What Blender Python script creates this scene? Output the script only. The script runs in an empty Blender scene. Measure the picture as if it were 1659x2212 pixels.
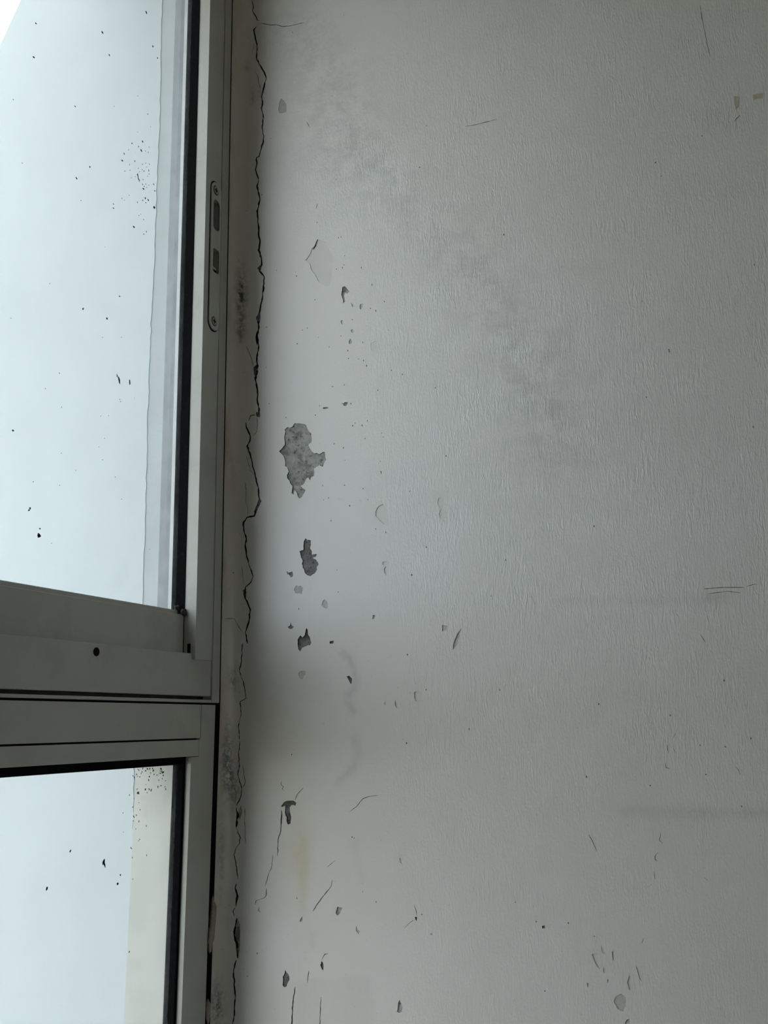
import bpy, math, random
import numpy as np
from mathutils import Matrix, Vector
from mathutils.geometry import delaunay_2d_cdt

random.seed(7)
scene = bpy.context.scene
col = scene.collection

# ------------------------------------------------------------------ camera
W, H, F = 1659.0, 2212.0, 2240.0
CX, CY = W / 2, H / 2
def _n(v):
    v = np.array(v, float)
    return v / np.linalg.norm(v)
Zc = _n((-90, -11064, F))                 # world axes seen from the camera (x right, y down, z forward)
Yc = np.array((920, 446, F))
Yc = _n(Yc - Zc * Yc.dot(Zc))
Xc = np.cross(Yc, Zc)
R = np.array([Xc, Yc, Zc])
RAD = 0.0202                                  # plaster fillet between frame and side wall
CAM_Y, CAM_Z = -1.05, 1.45
def ray(px, py):
    return R @ np.array(((px - CX) / F, (py - CY) / F, 1.0))
_d = ray(479.5, 1200)
CAM = np.array((-(-0.024 - CAM_Y) / _d[1] * _d[0], CAM_Y, CAM_Z))
def project(P):
    c = (np.asarray(P, float) - CAM) @ R
    return CX + F * c[..., 0] / c[..., 2], CY + F * c[..., 1] / c[..., 2]

cam_data = bpy.data.cameras.new('camera')
cam_data.sensor_fit = 'VERTICAL'
cam_data.sensor_height = 36.0
cam_data.lens = F * 36.0 / H
cam_data.clip_start = 0.02
cam = bpy.data.objects.new('camera', cam_data)
col.objects.link(cam)
M = Matrix.Identity(4)
for i in range(3):
    M[i][0], M[i][1], M[i][2], M[i][3] = R[i][0], -R[i][1], -R[i][2], CAM[i]
cam.matrix_world = M
scene.camera = cam

# ------------------------------------------------------------------ world, exposure
world = bpy.data.worlds.new('overcast')
scene.world = world
world.use_nodes = True
bg = world.node_tree.nodes['Background']
bg.inputs['Color'].default_value = (0.87, 0.935, 1.0, 1)
bg.inputs['Strength'].default_value = 3.7
vs = scene.view_settings
vs.view_transform = 'Standard'
vs.look = 'None'
vs.exposure = 0.0
vs.gamma = 1.0
vs.use_curve_mapping = False
scene.cycles.max_bounces = 6
scene.cycles.diffuse_bounces = 3
scene.cycles.glossy_bounces = 2
scene.cycles.transparent_max_bounces = 10
scene.cycles.use_adaptive_sampling = True
scene.cycles.adaptive_threshold = 0.12
scene.cycles.use_denoising = True

# ------------------------------------------------------------------ materials
def mat(name):
    m = bpy.data.materials.new(name)
    m.use_nodes = True
    nt = m.node_tree
    return m, nt, nt.nodes['Principled BSDF']
def N(nt, kind, **kw):
    n = nt.nodes.new(kind)
    for k, v in kw.items():
        if k.startswith('i_'):
            n.inputs[k[2:]].default_value = v
        else:
            setattr(n, k, v)
    return n
def noise_fac(nt, vec, scale, detail=4.0, rough=0.6, lo=0.35, hi=0.65, dist=0.0):
    t = N(nt, 'ShaderNodeTexNoise')
    t.inputs['Scale'].default_value = scale
    t.inputs['Detail'].default_value = detail
    t.inputs['Roughness'].default_value = rough
    t.inputs['Distortion'].default_value = dist
    nt.links.new(vec, t.inputs['Vector'])
    r = N(nt, 'ShaderNodeMapRange')
    r.inputs['From Min'].default_value = lo
    r.inputs['From Max'].default_value = hi
    nt.links.new(t.outputs['Fac'], r.inputs['Value'])
    return r.outputs['Result']
def math_(nt, op, a, b=None, clamp=False):
    n = N(nt, 'ShaderNodeMath', operation=op, use_clamp=clamp)
    for i, v in enumerate((a, b)):
        if v is None:
            continue
        if isinstance(v, (int, float)):
            n.inputs[i].default_value = v
        else:
            nt.links.new(v, n.inputs[i])
    return n.outputs[0]
def mix(nt, fac, a, b, blend='MIX'):
    n = N(nt, 'ShaderNodeMix', data_type='RGBA', blend_type=blend)
    for idx, v in ((0, fac), (6, a), (7, b)):
        if isinstance(v, (int, float)):
            n.inputs[idx].default_value = v
        elif isinstance(v, tuple):
            n.inputs[idx].default_value = (*v, 1)
        else:
            nt.links.new(v, n.inputs[idx])
    return n.outputs[2]
def obj_coord(nt, scale=(1, 1, 1), rot=(0, 0, 0)):
    tc = N(nt, 'ShaderNodeTexCoord')
    mp = N(nt, 'ShaderNodeMapping')
    mp.inputs['Scale'].default_value = scale
    mp.inputs['Rotation'].default_value = rot
    nt.links.new(tc.outputs['Object'], mp.inputs['Vector'])
    return mp.outputs['Vector']
def bump(nt, height, strength, dist, bsdf, prev=None):
    b = N(nt, 'ShaderNodeBump')
    b.inputs['Distance'].default_value = dist
    if isinstance(strength, (int, float)):
        b.inputs['Strength'].default_value = strength
    else:
        nt.links.new(strength, b.inputs['Strength'])
    nt.links.new(height, b.inputs['Height'])
    if prev is not None:
        nt.links.new(prev, b.inputs['Normal'])
    if bsdf is not None:
        nt.links.new(b.outputs['Normal'], bsdf.inputs['Normal'])
    return b.outputs['Normal']

def simple(name, c, rough=0.6, var=0.08, scale=40.0, metallic=0.0, bump_s=0.0, dirt=None, dirt_lo=0.55, dirt_hi=0.75, dirt_scale=25.0, spec=0.4):
    m, nt, p = mat(name)
    v = obj_coord(nt)
    f = noise_fac(nt, v, scale)
    c2 = tuple(x * (1 - var) for x in c)
    out = mix(nt, f, c, c2)
    if dirt is not None:
        d = noise_fac(nt, v, dirt_scale, 8.0, 0.7, dirt_lo, dirt_hi)
        out = mix(nt, d, out, dirt)
    nt.links.new(out, p.inputs['Base Color'])
    p.inputs['Roughness'].default_value = rough
    p.inputs['Metallic'].default_value = metallic
    p.inputs['Specular IOR Level'].default_value = spec
    if bump_s:
        bump(nt, noise_fac(nt, v, scale * 6, 5.0, 0.7, 0.2, 0.8), bump_s, 0.001, p)
    return m

FRAME_C = (0.465, 0.465, 0.425)
M_frame = simple('painted_aluminium', FRAME_C, 0.32, 0.06, 9.0, dirt=(0.33, 0.33, 0.30), dirt_lo=0.50, dirt_hi=0.85, dirt_scale=14.0)
M_frame_ext = simple('weathered_aluminium', (0.52, 0.54, 0.55), 0.55, 0.15, 30.0, bump_s=0.2)
M_jamb_ext = simple('shaded_outer_aluminium', (0.24, 0.265, 0.28), 0.5, 0.25, 40.0, bump_s=0.2)  # darker copy of the outer aluminium, shade painted into its colour
M_track = simple('dirty_track', (0.085, 0.075, 0.055), 0.9, 0.5, 60.0)
M_dark = simple('dark_gap', (0.010, 0.009, 0.008), 0.95, 0.3, spec=0.05)
M_gasket = simple('black_rubber', (0.006, 0.006, 0.007), 0.9, 0.4, 200.0, dirt=(0.03, 0.034, 0.034), dirt_lo=0.62, dirt_hi=0.8, dirt_scale=180.0, bump_s=0.3, spec=0.05)
M_bead = simple('pale_sealant', (0.62, 0.55, 0.47), 0.8, 0.15, 60.0)
M_seal = simple('grey_sealant', (0.10, 0.09, 0.085), 0.8, 0.6, 160.0, bump_s=0.8)
M_ext = simple('white_render', (0.485, 0.53, 0.55), 0.85, 0.03, 6.0, dirt=(0.44, 0.455, 0.45), dirt_lo=0.60, dirt_hi=0.85, dirt_scale=30.0, bump_s=0.25)
M_ext2 = simple('grey_render', (0.40, 0.435, 0.44), 0.85, 0.08, 14.0, dirt=(0.27, 0.28, 0.275), dirt_lo=0.60, dirt_hi=0.80, dirt_scale=70.0, bump_s=0.4)
M_ground = simple('pavement', (0.46, 0.41, 0.33), 0.9, 0.2, 0.6)
M_room = simple('room_paint', (0.76, 0.70, 0.58), 0.9, 0.05, 3.0)
M_floor = simple('floor_tiles', (0.42, 0.37, 0.30), 0.6, 0.15, 5.0)
M_speck = simple('dirt_speck', (0.055, 0.05, 0.045), 0.9, 0.5, 300.0)
M_tape = simple('old_tape', (0.58, 0.53, 0.40), 0.7, 0.2, 200.0)
M_steel = simple('screw_steel', (0.36, 0.35, 0.33), 0.4, 0.2, 200.0, metallic=0.3)
M_crack = simple('crack_dust', (0.050, 0.042, 0.034), 0.95, 0.5, 200.0)
M_hair = simple('hairline_dust', (0.33, 0.31, 0.275), 0.95, 0.4, 200.0)
M_plaster = simple('loose_plaster', (0.44, 0.38, 0.31), 0.95, 0.3, 150.0, bump_s=0.6)

def wall_material():
    m, nt, p = mat('painted_plaster')
    L = nt.links
    at = N(nt, 'ShaderNodeAttribute', attribute_name='stain')
    sep = N(nt, 'ShaderNodeSeparateColor')
    L.new(at.outputs['Color'], sep.inputs['Color'])
    grime, warm, light, brush = sep.outputs['Red'], sep.outputs['Green'], sep.outputs['Blue'], at.outputs['Alpha']
    at2 = N(nt, 'ShaderNodeAttribute', attribute_name='mould')
    sep2 = N(nt, 'ShaderNodeSeparateColor')
    L.new(at2.outputs['Color'], sep2.inputs['Color'])
    mould, rust, mottle = sep2.outputs['Red'], sep2.outputs['Green'], sep2.outputs['Blue']
    v = obj_coord(nt)
    vs_ = obj_coord(nt, (1, 1, 0.35))
    big = noise_fac(nt, v, 5.0, 5.0, 0.6, 0.3, 0.7)
    mid = noise_fac(nt, v, 22.0, 5.0, 0.65, 0.38, 0.68)
    vert = noise_fac(nt, vs_, 60.0, 4.0, 0.7, 0.35, 0.7)
    base = mix(nt, big, (0.745, 0.735, 0.720), (0.695, 0.682, 0.660))
    base = mix(nt, math_(nt, 'MULTIPLY', light, math_(nt, 'ADD', math_(nt, 'MULTIPLY', mid, 0.5), 0.5)), base, (0.83, 0.84, 0.84))
    mm = noise_fac(nt, v, 34.0, 6.0, 0.80, 0.43, 0.58)
    base = mix(nt, math_(nt, 'MULTIPLY', mottle, mm, True), base, (0.51, 0.505, 0.495))
    g = math_(nt, 'MULTIPLY', grime, math_(nt, 'ADD', math_(nt, 'MULTIPLY', vert, 0.6), 0.5), True)
    base = mix(nt, g, base, (0.33, 0.32, 0.30))
    w = math_(nt, 'MULTIPLY', warm, math_(nt, 'ADD', math_(nt, 'MULTIPLY', mid, 0.55), 0.55), True)
    base = mix(nt, w, base, (0.66, 0.59, 0.47))
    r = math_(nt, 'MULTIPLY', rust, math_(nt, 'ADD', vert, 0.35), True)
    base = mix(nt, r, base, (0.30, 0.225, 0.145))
    md = noise_fac(nt, v, 170.0, 4.0, 0.8, 0.40, 0.58)
    mo = math_(nt, 'MULTIPLY', mould, math_(nt, 'ADD', md, 0.18), True)
    base = mix(nt, mo, base, (0.075, 0.075, 0.072))
    # sparse dirt in the paint
    tiny = noise_fac(nt, v, 230.0, 3.0, 0.6, 0.66, 0.74)
    base = mix(nt, math_(nt, 'MULTIPLY', tiny, 0.35), base, (0.30, 0.29, 0.27))
    L.new(base, p.inputs['Base Color'])
    p.inputs['Roughness'].default_value = 0.36
    p.inputs['Specular IOR Level'].default_value = 0.6
    # brush strokes: short ridges, leaning
    vb = obj_coord(nt, (430, 430, 85), (0, math.radians(-9), 0))
    t = N(nt, 'ShaderNodeTexNoise')
    t.inputs['Scale'].default_value = 1.0
    t.inputs['Detail'].default_value = 2.0
    t.inputs['Roughness'].default_value = 0.55
    t.inputs['Distortion'].default_value = 1.3
    L.new(vb, t.inputs['Vector'])
    hb = N(nt, 'ShaderNodeMapRange')
    hb.inputs['From Min'].default_value = 0.35
    hb.inputs['From Max'].default_value = 0.72
    L.new(t.outputs['Fac'], hb.inputs['Value'])
    n1 = bump(nt, hb.outputs['Result'], math_(nt, 'MULTIPLY', brush, math_(nt, 'ADD', math_(nt, 'MULTIPLY', mid, 0.42), 0.17)), 0.0006, None)
    n2 = bump(nt, noise_fac(nt, v, 420.0, 2.0, 0.6, 0.2, 0.8), 0.18, 0.0005, p, n1)
    return m
M_wall = wall_material()

def chip_material(name, dark):
    m, nt, p = mat(name)
    v = obj_coord(nt)
    a = noise_fac(nt, v, 90.0, 6.0, 0.7, 0.35, 0.65)
    b = noise_fac(nt, v, 260.0, 8.0, 0.75, 0.54, 0.62)
    c = noise_fac(nt, v, 45.0, 3.0, 0.5, 0.50, 0.62)
    base = mix(nt, a, (0.37 * dark, 0.375 * dark, 0.37 * dark), (0.23 * dark, 0.225 * dark, 0.215 * dark))
    base = mix(nt, c, base, (0.17 * dark, 0.16 * dark, 0.14 * dark))
    base = mix(nt, math_(nt, 'MULTIPLY', b, 0.8), base, (0.05, 0.05, 0.048))
    nt.links.new(base, p.inputs['Base Color'])
    p.inputs['Roughness'].default_value = 0.95
    bump(nt, a, 0.6, 0.001, p)
    return m
M_chip = chip_material('bare_render', 1.35)
M_chip_dark = chip_material('bare_render_dark', 0.72)
M_blister = simple('undercoat', (0.70, 0.685, 0.665), 0.40, 0.05, 60.0, spec=0.5)
M_pale = simple('primer', (0.60, 0.59, 0.57), 0.6, 0.2, 150.0, bump_s=0.3)
M_pit = simple('pit_dust', (0.22, 0.215, 0.20), 0.95, 0.35, 200.0)

def glass_material():
    m, nt, p = mat('dusty_glass')
    L = nt.links
    out = nt.nodes['Material Output']
    tr = N(nt, 'ShaderNodeBsdfTransparent')
    tr.inputs['Color'].default_value = (0.965, 0.985, 0.985, 1)
    gl = N(nt, 'ShaderNodeBsdfGlossy')
    gl.inputs['Roughness'].default_value = 0.05
    gl.inputs['Color'].default_value = (0.9, 0.95, 1, 1)
    lw = N(nt, 'ShaderNodeLayerWeight')
    lw.inputs['Blend'].default_value = 0.5
    fr = math_(nt, 'ADD', math_(nt, 'MULTIPLY', math_(nt, 'POWER', lw.outputs['Facing'], 5.0), 0.96), 0.04)
    m1 = N(nt, 'ShaderNodeMixShader')
    L.new(fr, m1.inputs[0]); L.new(tr.outputs[0], m1.inputs[1]); L.new(gl.outputs[0], m1.inputs[2])
    df = N(nt, 'ShaderNodeBsdfTranslucent')
    df.inputs['Color'].default_value = (0.75, 0.78, 0.78, 1)
    v = obj_coord(nt, (1, 1, 0.5))
    d = noise_fac(nt, v, 30.0, 8.0, 0.75, 0.35, 0.8)
    m2 = N(nt, 'ShaderNodeMixShader')
    L.new(math_(nt, 'ADD', math_(nt, 'MULTIPLY', d, 0.04), 0.01), m2.inputs[0])
    L.new(m1.outputs[0], m2.inputs[1]); L.new(df.outputs[0], m2.inputs[2])
    L.new(m2.outputs[0], out.inputs['Surface'])
    return m
M_glass = glass_material()

# ------------------------------------------------------------------ helpers
def link(name, verts, faces, material, parent=None, smooth=False, **props):
    me = bpy.data.meshes.new(name)
    me.from_pydata([tuple(map(float, v)) for v in verts], [], faces)
    me.materials.append(material)
    if smooth:
        me.polygons.foreach_set('use_smooth', [True] * len(me.polygons))
    me.update()
    o = bpy.data.objects.new(name, me)
    col.objects.link(o)
    if parent is not None:
        o.parent = parent
    for k, v in props.items():
        o[k] = v
    return o
def empty(name, **props):
    o = bpy.data.objects.new(name, None)
    o.empty_display_size = 0.05
    col.objects.link(o)
    for k, v in props.items():
        o[k] = v
    return o
BOXF = [(0, 3, 2, 1), (4, 5, 6, 7), (0, 1, 5, 4), (1, 2, 6, 5), (2, 3, 7, 6), (3, 0, 4, 7)]
# the two window units stand a hair out of plumb
_t = ray(456, 1513)
Z_T = CAM[2] + (0 - CAM[0]) / _t[0] * _t[2]      # transom joint height
K_UP, K_LOW = -0.006, 0.0105
def lean(z):
    return (K_UP if z > Z_T else K_LOW) * (z - Z_T)
def hit_x(px, py, X):                             # pixel -> (Y, Z) on a window-parallel plane of a unit
    d = ray(px, py)
    z = Z_T
    for _ in range(4):
        t = (X + lean(z) - CAM[0]) / d[0]
        z = CAM[2] + t * d[2]
    return CAM[1] + t * d[1], z
def hit_y(px, py, Y):                             # pixel -> (X, Z) on a plane across the window, X given back without the lean
    d = ray(px, py)
    t = (Y - CAM[1]) / d[1]
    z = CAM[2] + t * d[2]
    return CAM[0] + t * d[0] - lean(z), z
def box(name, x0, x1, y0, y1, z0, z1, material, parent=None, bevel=0.0, leaning=True, **props):
    x0, x1 = sorted((x0, x1)); y0, y1 = sorted((y0, y1)); z0, z1 = sorted((z0, z1))
    vs_ = [(x0, y0, z0), (x1, y0, z0), (x1, y1, z0), (x0, y1, z0), (x0, y0, z1), (x1, y0, z1), (x1, y1, z1), (x0, y1, z1)]
    if leaning:
        zm = (z0 + z1) / 2
        k = K_UP if zm > Z_T else K_LOW
        vs_ = [(x + k * (z - Z_T), y, z) for x, y, z in vs_]
    o = link(name, vs_, BOXF, material, parent, **props)
    if bevel:
        b = o.modifiers.new('bevel', 'BEVEL')
        b.width = bevel
        b.segments = 2
        b.limit_method = 'ANGLE'
    return o
def prism_x(name, outline, x0, x1, material, parent=None, **props):
    """outline of (Y, Z) points extruded in X"""
    n = len(outline)
    vs_ = [(x0 + lean(z), y, z) for y, z in outline] + [(x1 + lean(z), y, z) for y, z in outline]
    f = [tuple(range(n)), tuple(reversed(range(n, 2 * n)))]
    f += [(i, i + n, (i + 1) % n + n, (i + 1) % n) for i in range(n)]
    return link(name, vs_, f, material, parent, **props)

# ------------------------------------------------------------------ side wall: surface map
ARC = math.pi / 2 * RAD
def wall_point(s, z, depth=0.0):
    s = np.asarray(s, float); z = np.asarray(z, float)
    a = np.clip(s / RAD, 0, math.pi / 2)
    x = np.where(s < ARC, RAD - RAD * np.cos(a), RAD + (s - ARC))
    y = np.where(s < ARC, -RAD + RAD * np.sin(a), 0.0)
    nx = np.where(s < ARC, np.cos(a), 0.0)
    ny = np.where(s < ARC, -np.sin(a), -1.0)
    k = np.where(z > Z_T, K_UP, K_LOW) * (z - Z_T)
    x = x + k * np.clip(1 - s / ARC, 0, 1)
    return np.stack([x - nx * depth, y - ny * depth, z], -1)
def wall_sz(px, py):
    d = ray(px, py)
    t = -CAM[1] / d[1]
    s, z = CAM[0] + t * d[0] - RAD + ARC, CAM[2] + t * d[2]
    s = max(s, 0.002)
    for _ in range(25):
        p0 = np.array(project(wall_point(s, z)))
        e = np.array((px, py)) - p0
        if abs(e).max() < 0.02:
            break
        h = 1e-4
        js = (np.array(project(wall_point(s + h, z))) - p0) / h
        jz = (np.array(project(wall_point(s, z + h))) - p0) / h
        ds, dz = np.linalg.solve(np.stack([js, jz], -1), e)
        s = min(max(s + max(-0.02, min(0.02, ds)), 0.0005), 3.0); z += dz
    return s, z

# crop frames used to note positions: (x0, y0, zoom)
CR = {'a': (550, 850, 3.318), 'b': (550, 500, 3.318), 'd': (450, 1300, 3.318), 'e': (450, 1750, 3.318),
      '2': (300, 0, 4.1475), '3': (300, 350, 4.1475), '4': (300, 700, 3.318), '5': (0, 1150, 2.765), '6': (0, 1600, 2.765),
      'p': (1000, 0, 2.517), 'q': (1000, 700, 2.517), 'r': (1000, 1400, 2.517), 't': (550, 0, 3.0164)}
def C(c, pts):
    x0, y0, k = CR[c]
    return [(x0 + x / k, y0 + y / k) for x, y in pts]

# main crack with half widths in photograph pixels
def main_crack():
    segs = []
    segs.append((C('2', [(1012, 0), (1018, 22), (1025, 60), (1018, 100), (1050, 150), (1060, 180), (1078, 185)]), 1.3))
    segs.append((C('2', [(1055, 235), (1030, 265), (1040, 320), (1060, 420), (1055, 530), (1090, 590), (1130, 665), (1140, 710), (1115, 800), (1100, 860), (1108, 910), (1098, 970), (1115, 1040), (1105, 1130), (1120, 1220), (1115, 1270), (1090, 1350), (1075, 1405), (1055, 1410), (1055, 1480), (1045, 1520), (1060, 1570), (1075, 1610)]), 1.2))
    segs.append((C('3', [(1075, 160), (1058, 215), (1085, 330), (1060, 440), (1070, 560), (1072, 640), (1085, 700), (1072, 790), (1098, 850), (1100, 920), (1080, 975), (1122, 1025), (1115, 1150), (1100, 1250), (1085, 1330), (1070, 1400), (1075, 1480), (1055, 1560), (1060, 1640)]), 1.7))
    segs.append((C('4', [(858, 40), (848, 80), (858, 170), (845, 255), (852, 300), (835, 400), (850, 470), (850, 560), (862, 610), (852, 655)]), 1.6))
    segs.append((C('4', [(838, 650), (800, 655), (786, 695)]), 0.9))
    segs.append((C('4', [(768, 705), (770, 740), (798, 800), (795, 840), (775, 875), (800, 940), (815, 1020), (835, 1090), (855, 1170), (862, 1245), (868, 1275), (845, 1320), (828, 1375), (800, 1380), (775, 1385), (750, 1420), (752, 1480), (770, 1540), (762, 1590), (768, 1650)]), 1.5))
    segs.append((C('5', [(1465, 80), (1475, 150), (1490, 200), (1512, 260), (1500, 295), (1465, 330), (1455, 370), (1475, 410), (1495, 460), (1485, 540), (1465, 600), (1480, 665)]), 1.3))
    segs.append((C('5', [(1450, 660), (1440, 780), (1430, 830), (1455, 900), (1470, 990), (1435, 1010), (1440, 1080), (1425, 1150), (1430, 1240)]), 0.9))
    segs.append((C('6', [(1432, 0), (1425, 80), (1430, 150), (1420, 200), (1445, 290), (1440, 330), (1412, 390)]), 0.9))
    segs.append((C('6', [(1410, 400), (1420, 440), (1410, 520)]), 2.0))
    segs.append((C('6', [(1412, 522), (1435, 580), (1430, 615), (1410, 640), (1398, 680), (1415, 760), (1420, 830)]), 0.8))
    segs.append((C('6', [(1414, 852), (1405, 880), (1418, 930), (1410, 990)]), 1.9))
    segs.append((C('6', [(1408, 992), (1392, 1020), (1400, 1050)]), 0.8))
    segs.append((C('6', [(1415, 1060), (1405, 1120), (1398, 1160), (1415, 1220), (1420, 1300)]), 2.2))
    segs.append((C('6', [(1412, 1310), (1395, 1380), (1400, 1470), (1405, 1540), (1400, 1620), (1390, 1700)]), 1.4))
    return segs
MAIN = main_crack()
HAIR = [
    (C('2', [(1082, 206), (1180, 225), (1230, 220), (1290, 240), (1370, 228), (1480, 202)]), 0.7),
    (C('2', [(1030, 390), (1020, 450), (1015, 490)]), 0.6),
    (C('2', [(1040, 640), (1065, 680), (1075, 740), (1095, 800)]), 0.6),
    (C('4', [(770, 160), (805, 240), (820, 300)]), 0.7),
    (C('4', [(848, 670), (850, 730), (840, 780), (815, 800)]), 0.6),
    (C('4', [(772, 950), (800, 1050), (828, 1085)]), 0.6),
    (C('4', [(757, 1120), (770, 1200), (765, 1270), (780, 1320), (778, 1378)]), 0.6),
    (C('5', [(1335, 515), (1400, 515), (1430, 570), (1455, 610)]), 0.7),
    (C('5', [(1445, 200), (1450, 260), (1458, 310)]), 0.6),
    (C('6', [(1450, 150), (1465, 250), (1450, 280)]), 0.6),
    (C('6', [(1390, 250), (1410, 310), (1408, 380)]), 0.8),
    (C('6', [(1465, 400), (1460, 480), (1468, 620)]), 0.5),
    (C('d', [(525, 1285), (522, 1310), (538, 1325), (530, 1340), (542, 1355)]), 0.9),
    (C('d', [(622, 1420), (635, 1385), (660, 1355), (680, 1335)]), 0.9),
    (C('d', [(522, 1490), (527, 1530), (522, 1600), (520, 1650)]), 0.8),
    (C('e', [(523, 30), (520, 150), (500, 210), (497, 330)]), 0.8),
    (C('e', [(460, 320), (455, 400), (425, 480), (408, 545)]), 0.6),
    (C('e', [(416, 560), (416, 610), (400, 630), (342, 650), (336, 678)]), 0.9),
    (C('e', [(365, 690), (360, 720), (375, 735)]), 0.8),
    (C('d', [(1010, 1505), (1060, 1470), (1110, 1410), (1150, 1395), (1220, 1385)]), 0.6),
    (C('e', [(888, 500), (880, 545), (845, 590), (800, 650), (770, 690), (750, 725)]), 0.8),
    (C('e', [(720, 1150), (715, 1190), (710, 1240)]), 0.7),
    (C('e', [(1475, 680), (1490, 720), (1495, 758)]), 0.7),
    (C('e', [(1478, 782), (1440, 810), (1405, 845)]), 0.6),
    (C('e', [(862, 1028), (835, 1033), (822, 1055), (812, 1078)]), 1.0),
    (C('e', [(622, 1265), (605, 1400), (598, 1560)]), 1.3),
    (C('e', [(808, 1340), (802, 1450), (798, 1560)]), 0.8),
    (C('e', [(910, 360), (880, 385), (850, 410)]), 0.5),
    (C('t', [(410, 1560), (395, 1600), (370, 1645)]), 0.9),
    (C('t', [(410, 1325), (400, 1360)]), 0.8),
    (C('t', [(340, 795), (358, 830)]), 0.7),
    (C('t', [(700, 714), (730, 706)]), 0.7),
    (C('r', [(1155, 465), (1145, 485)]), 0.8), (C('r', [(1110, 525), (1118, 570)]), 0.8),
    (C('r', [(1145, 545), (1155, 572)]), 0.8), (C('r', [(1100, 625), (1105, 650), (1125, 655)]), 0.7),
    (C('r', [(1075, 1005), (1068, 1045), (1085, 1060)]), 0.7), (C('r', [(1060, 1112), (1045, 1130), (1045, 1150), (1060, 1158)]), 0.7),
    (C('r', [(1040, 1215), (1045, 1255)]), 0.9), (C('r', [(1005, 1300), (1025, 1285)]), 0.7),
    (C('r', [(685, 1015), (705, 1050), (727, 1105)]), 0.6), (C('r', [(1485, 645), (1500, 665), (1507, 690)]), 0.9),
    (C('r', [(1310, 1245), (1330, 1262)]), 0.5), (C('r', [(985, 1575), (972, 1608)]), 0.6),
    (C('p', [(1290, 30), (1310, 150), (1327, 235), (1345, 312)]), 0.6), (C('p', [(10, 688), (60, 680), (130, 662), (185, 648)]), 0.6),
    (C('p', [(1475, 662), (1490, 642), (1508, 625)]), 0.8),
    (C('q', [(1310, 1440), (1420, 1431), (1530, 1431)]), 0.7), (C('q', [(1335, 1466), (1440, 1453), (1510, 1462)]), 0.7),
    (C('q', [(1545, 1424), (1600, 1412)]), 0.6), (C('q', [(1290, 1685), (1320, 1735)]), 0.6),
]
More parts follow.
